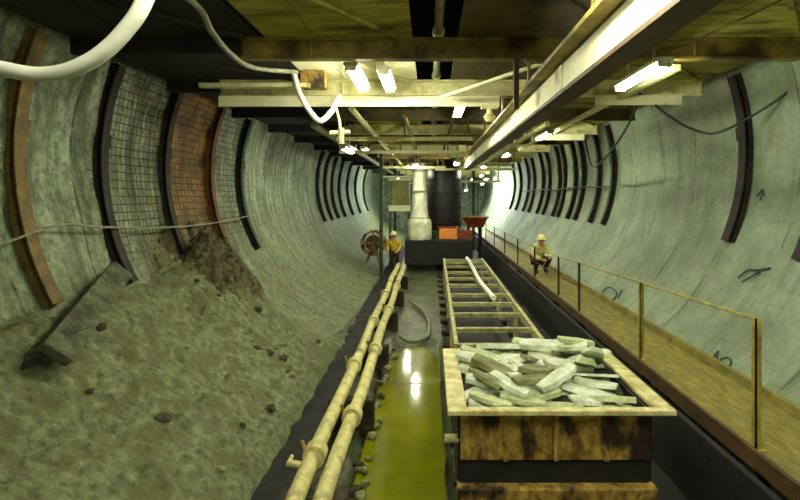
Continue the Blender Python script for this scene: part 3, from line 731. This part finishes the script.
t = thing('wrapped_duct', 'tall white plastic-wrapped duct standing left of the dark machine', 'duct', (-.42,19.5,1.25))
zz = [1.25,1.4,2.0,2.15,2.5,3.0,3.6,4.0,4.3]; rr_ = [.46,.50,.48,.36,.31,.29,.27,.28,.24]
g = MB(); g.smooth = True; vs = []; n = 20
for i in range(33):
    z = 1.25+3.05*i/32
    k = 0
    while k < len(zz)-2 and z > zz[k+1]: k += 1
    r0 = rr_[k]+(rr_[k+1]-rr_[k])*(z-zz[k])/(zz[k+1]-zz[k])
    for j in range(n):
        a = 2*PI*j/n; q = r0*(1+.10*noise.noise(Vector((math.cos(a)*2,math.sin(a)*2,z*2.2))))
        vs.append((-.42+q*math.cos(a), 19.5+q*math.sin(a), z))
g.add(vs, [(i*n+j, i*n+(j+1)%n, (i+1)*n+(j+1)%n, (i+1)*n+j) for i in range(32) for j in range(n)]+[tuple(range(n))[::-1], tuple(32*n+j for j in range(n))])
g.build('wrapping', M['plastic'], t)
for z in (2.12,3.2,4.0): MB().tube([(-.42,19.5,z-.02),(-.42,19.5,z+.02)], .40 if z < 3 else .35, 20).build('strap', M['hose_g'], t)

t = thing('control_cabinet', 'olive control cabinet on a stand left of the white duct', 'cabinet', (-1.25,20.5,0))
MB().box((-1.65,20.3,2.62),(-.88,20.8,3.66)).build('body', M['cab'], t, bevel=.02)
d_ = MB().box((-1.61,20.27,2.68),(-1.28,20.3,3.6)).build('door', M['cab'], t)
MB().box((-1.32,20.25,3.1),(-1.30,20.27,3.2)).build('handle', M['black'], d_)
d_ = MB().box((-1.25,20.27,2.68),(-.92,20.3,3.6)).build('door', M['cab'], t)
MB().box((-1.24,20.25,3.1),(-1.22,20.27,3.2)).build('handle', M['black'], d_)
MB().box((-1.75,20.2,3.66),(-.78,20.9,3.74)).build('top_tray', M['cream_clean'], t)
MB().box((-1.75,20.2,2.36),(-.86,20.9,2.60)).build('platform', M['cream_clean'], t)
for x in (-1.7,-.92):
    for y in (20.3,20.8): MB().box((x-.03,y-.03,-.05),(x+.03,y+.03,2.36)).build('leg', M['green'], t)
for k,(x,y) in ((0,(-1.85,18.2)),(2,(-1.9,26.)),(3,(2.35,26.))):
    t = thing('deck_post', ['slim dark green post holding the deck, nearer left','slim dark post holding the deck, nearer right','slim dark post holding the deck, farther left','slim dark post holding the deck, right of the machine'][k], 'post', (x,y,0), 'posts under the deck')
    MB().box((x-.07,y-.07,-.05),(x+.07,y+.07,DZ)).build('shaft', M['green'], t)
    MB().box((x-.14,y-.14,-.05),(x+.14,y+.14,.03)).build('base_plate', M['green'], t)

# rusty valve wheel cluster at left of the yellow worker
t = thing('hose_reel', 'rust-brown hose reel standing at the foot of the left wall in the distance', 'reel', (-2.35,20.,.0))
def ring(c, r, rr2, ax=0, n=24):
    pts = []
    for i in range(n+1):
        a = 2*PI*i/n
        pts.append(Vector(c)+(Vector((math.cos(a)*r,0,math.sin(a)*r)) if ax == 0 else Vector((0,math.cos(a)*r,math.sin(a)*r))))
    return MB().tube(pts, rr2, 8)
for y in (19.8,20.3):
    ring((-2.35,y,1.05), .48, .045).build('flange_ring', M['rust'], t)
    MB().bar((-2.83,y,1.05),(-1.87,y,1.05),.05).bar((-2.35,y,.57),(-2.35,y,1.53),.05).build('spoke', M['rust'], t)
MB().tube([(-2.35,19.85,1.05),(-2.35,20.25,1.05)], .33, 20).build('wound_hose', M['brown_dk'], t)
for y in (19.75,20.35): MB().bar((-2.7,y,.05),(-2.35,y,1.05),.06).bar((-2.0,y,.0),(-2.35,y,1.05),.06).build('stand', M['rib_brown'], t)

# red-brown tub on trestle, right of the machine
t = thing('skip_tub', 'red-brown tub on a trestle at the far end of the walkway', 'tub', (2.3,22.5,0))
g = MB(); vs = [(1.75,22.1,1.55),(2.45,22.1,1.55),(2.45,23.1,1.55),(1.75,23.1,1.55),(1.5,22,2.0),(2.65,22,2.0),(2.65,23.3,2.0),(1.5,23.3,2.0)]
g.add(vs, [(3,2,1,0),(0,1,5,4),(1,2,6,5),(2,3,7,6),(3,0,4,7),(4,5,6,7)]); g.build('tub_body', M['red'], t)
MB().box((1.45,21.96,2.0),(2.7,22.04,2.06)).box((1.45,23.26,2.0),(2.7,23.34,2.06)).build('lip', M['ochre_beam'], t)
for x in (1.8,2.35):
    for y in (22.2,23.0): MB().box((x-.04,y-.04,-.05),(x+.04,y+.04,1.55)).build('leg', M['black'], t)
tag(MB().tube([(2.25,22.6,2.0),(2.25,22.6,3.6)], .02, 8).build('signal_rod', M['black'], org=(2.25,22.6,2.0)), 'thin dark rod standing up from the red-brown tub', 'rod')

# ------------------------------------------------------------------ people
def skinned(name, pts, edges, rad, m, parent, root=0, sub=2, off=Vector((0,0,0))):
    me = bpy.data.meshes.new(name); me.from_pydata([tuple(Vector(p)) for p in pts], edges, []); me.update()
    o = bpy.data.objects.new(name, me); C.objects.link(o); o.parent = parent
    sk = o.modifiers.new('Skin', 'SKIN'); sk.use_smooth_shade = True
    if not me.skin_vertices: me.skin_vertices.new()
    for i, r in enumerate(rad):
        sv = me.skin_vertices[0].data[i]; sv.radius = (r, r) if not isinstance(r, tuple) else r; sv.use_root = (i == root)
    s = o.modifiers.new('Subdivision', 'SUBSURF'); s.levels = sub; s.render_levels = sub
    me.materials.append(m); return o
def chain(P, names, rads, extra=.0):
    return [P[n] for n in names], [(i,i+1) for i in range(len(names)-1)], [r+extra for r in rads]
def person(name, label, loc, yaw, P, jacket, height_note=None):
    t = thing(name, label, 'person', loc); t.rotation_euler = (0,0,yaw)
    V = Vector
    # body: one continuous skin
    names = ['pelvis','waist','chest','neck','head','crown','shL','elL','wrL','haL','shR','elR','wrR','haR','hipL','knL','anL','toL','hipR','knR','anR','toR']
    rad = {'pelvis':.12,'waist':.11,'chest':.13,'neck':.055,'head':.085,'crown':.07,'sh':.06,'el':.042,'wr':.028,'ha':.035,'hip':.085,'kn':.055,'an':.038,'to':.035}
    pts = [P[k] for k in names]; idx = {k:i for i,k in enumerate(names)}
    r = [rad.get(k, rad.get(k[:-1])) for k in names]
    E = [('pelvis','waist'),('waist','chest'),('chest','neck'),('neck','head'),('head','crown'),('chest','shL'),('shL','elL'),('elL','wrL'),('wrL','haL'),('chest','shR'),('shR','elR'),('elR','wrR'),('wrR','haR'),
         ('pelvis','hipL'),('hipL','knL'),('knL','anL'),('anL','toL'),('pelvis','hipR'),('hipR','knR'),('knR','anR'),('anR','toR')]
    E = [(idx[a],idx[b]) for a,b in E]
    # fingers
    for s in 'LR':
        h = V(P['ha'+s]); w = V(P['wr'+s]); d = (h-w).normalized(); sd = d.cross(V((0,1,0)));
        if sd.length < .1: sd = V((1,0,0))
        sd.normalize(); nrm = sd.cross(d)
        for k,ln in enumerate((.07,.08,.075,.06)):
            a = h + sd*(k-1.5)*.019; b_ = a+d*ln*.6; c_ = b_+d*ln*.35+nrm*.02
            i0 = len(pts); pts += [a,b_,c_]; r += [.012,.009,.008]; E += [(idx['ha'+s],i0),(i0,i0+1),(i0+1,i0+2)]
        i0 = len(pts); a = w+d*.03-sd*.035; pts += [a, a+d*.035-sd*.012]; r += [.013,.010]; E += [(idx['wr'+s],i0),(i0,i0+1)]
    body = skinned('body', pts, E, r, M['skin'], t)
    # clothes
    def cloth(nm, ks, es, ex, m):
        id2 = {k:i for i,k in enumerate(ks)}
        skinned(nm, [P[k] for k in ks], [(id2[a],id2[b]) for a,b in es], [rad.get(k, rad.get(k[:-1]))+ex for k in ks], m, t)
    cloth('jacket', ['pelvis','waist','chest','shL','elL','wrL','shR','elR','wrR'], [('pelvis','waist'),('waist','chest'),('chest','shL'),('shL','elL'),('elL','wrL'),('chest','shR'),('shR','elR'),('elR','wrR')], .028, jacket)
    cloth('trousers', ['pelvis','hipL','knL','anL','hipR','knR','anR'], [('pelvis','hipL'),('hipL','knL'),('knL','anL'),('pelvis','hipR'),('hipR','knR'),('knR','anR')], .022, M['trous'])
    for s in 'LR':
        cloth('boot', ['an'+s,'to'+s], [('an'+s,'to'+s)], .022, M['boot'])
    hd = V(P['head']); up = (V(P['crown'])-hd).normalized()
    # helmet: dome and brim
    c = hd+up*.045; g = MB(); g.smooth = True; vs = []; n = 18; rings = 7
    for i in range(rings):
        th = PI/2*(1-i/(rings-1)*.97)
        for j in range(n):
            a = 2*PI*j/n; vs.append(c+V((.118*math.sin(th)*math.cos(a), .135*math.sin(th)*math.sin(a), .125*math.cos(th))))
    g.add(vs, [(i*n+j,i*n+(j+1)%n,(i+1)*n+(j+1)%n,(i+1)*n+j) for i in range(rings-1) for j in range(n)]+[tuple((rings-1)*n+j for j in range(n))])
    br = [c+V((.12*math.cos(2*PI*j/n), .14*math.sin(2*PI*j/n), 0)) for j in range(n)]+[c+V((.145*math.cos(2*PI*j/n), (.175 if math.sin(2*PI*j/n) > 0 else .19)*math.sin(2*PI*j/n), -.012)) for j in range(n)]
    g.add(br, [(j,(j+1)%n,n+(j+1)%n,n+j) for j in range(n)])
    def loc_build(g, nm, m):
        me = bpy.data.meshes.new(nm); me.from_pydata([tuple(p) for p in g.v], [], g.f); me.update(); me.shade_smooth(); me.materials.append(m)
        o = bpy.data.objects.new(nm, me); C.objects.link(o); o.parent = t; return o
    loc_build(g, 'helmet', M['helmet'])
    # face (looks along -Y locally)
    f = hd+V((0,-.088,.0))
    def ball(c, r):
        k = rock(1, 0); q = MB(); q.smooth = True; vs = []
        for i in range(7):
            for j in range(10):
                th = PI*i/6; ph = 2*PI*j/10; vs.append(c+V((r[0]*math.sin(th)*math.cos(ph), r[1]*math.sin(th)*math.sin(ph), r[2]*math.cos(th))))
        q.add(vs, [(i*10+j,i*10+(j+1)%10,(i+1)*10+(j+1)%10,(i+1)*10+j) for i in range(6) for j in range(10)]); return q
    for sx in (-1,1):
        loc_build(ball(f+V((sx*.03,.004,.012)), (.011,.008,.008)), 'eye', M['hair'])
        loc_build(ball(hd+V((sx*.088,.0,.0)), (.012,.02,.03)), 'ear', M['skin'])
    loc_build(ball(f+V((0,-.008,-.018)), (.013,.02,.022)), 'nose', M['skin'])
    loc_build(ball(f+V((0,.002,-.052)), (.024,.008,.006)), 'mouth', M['red'])
    loc_build(ball(hd+V((0,.035,.0)), (.085,.068,.075)), 'hair', M['hair'])
    return t
V = Vector
squat = dict(pelvis=V((0,.14,.36)), waist=V((0,.08,.50)), chest=V((0,-.02,.68)), neck=V((0,-.05,.80)), head=V((0,-.09,.90)), crown=V((0,-.10,.96)),
    shL=V((.17,-.02,.72)), elL=V((.25,-.16,.50)), wrL=V((.12,-.34,.46)), haL=V((.07,-.40,.46)), shR=V((-.17,-.02,.72)), elR=V((-.27,-.14,.50)), wrR=V((-.14,-.33,.42)), haR=V((-.08,-.39,.41)),
    hipL=V((.11,.12,.34)), knL=V((.17,-.26,.42)), anL=V((.14,.02,.09)), toL=V((.15,-.16,.055)), hipR=V((-.11,.12,.34)), knR=V((-.17,-.26,.42)), anR=V((-.14,.02,.09)), toR=V((-.15,-.16,.055)))
person('person', 'worker in pale yellow jacket and helmet crouching on the walkway behind the handrail', (3.0,13.1,WZ), .25, squat, M['vest_p'])
stand = dict(pelvis=V((0,.02,.84)), waist=V((0,.0,1.0)), chest=V((0,-.05,1.22)), neck=V((0,-.08,1.38)), head=V((0,-.12,1.49)), crown=V((0,-.13,1.55)),
    shL=V((.18,-.05,1.28)), elL=V((.25,-.06,1.03)), wrL=V((.20,-.24,.90)), haL=V((.17,-.31,.87)), shR=V((-.18,-.05,1.28)), elR=V((-.25,-.06,1.03)), wrR=V((-.2,-.24,.90)), haR=V((-.17,-.31,.87)),
    hipL=V((.10,.02,.80)), knL=V((.12,-.04,.45)), anL=V((.12,.05,.09)), toL=V((.14,-.12,.05)), hipR=V((-.10,.02,.80)), knR=V((-.12,-.02,.45)), anR=V((-.12,.08,.09)), toR=V((-.14,-.09,.05)))
person('person', 'worker in yellow jacket and helmet standing at far left beyond the supply pipes', (-1.38,18.6,-.0), -.2, stand, M['vest_y'])

# ------------------------------------------------------------------ world, camera
w = bpy.data.worlds.new('World'); bpy.context.scene.world = w; w.use_nodes = True
w.node_tree.nodes['Background'].inputs[0].default_value = (.02,.022,.015,1); w.node_tree.nodes['Background'].inputs[1].default_value = .3
cam = bpy.data.cameras.new('Camera'); co = bpy.data.objects.new('Camera', cam); C.objects.link(co)
co.location = (0,0,3); co.rotation_euler = (PI/2,0,0); cam.sensor_width = 36; cam.lens = F/800*36
cam.shift_x = -30/800; cam.shift_y = -54/800; cam.clip_start = .05
sc = bpy.context.scene; sc.camera = co
sc.view_settings.view_transform = 'Standard'; sc.view_settings.look = 'None'; sc.view_settings.gamma = 1; sc.view_settings.use_curve_mapping = False
sc.view_settings.exposure = 0.12
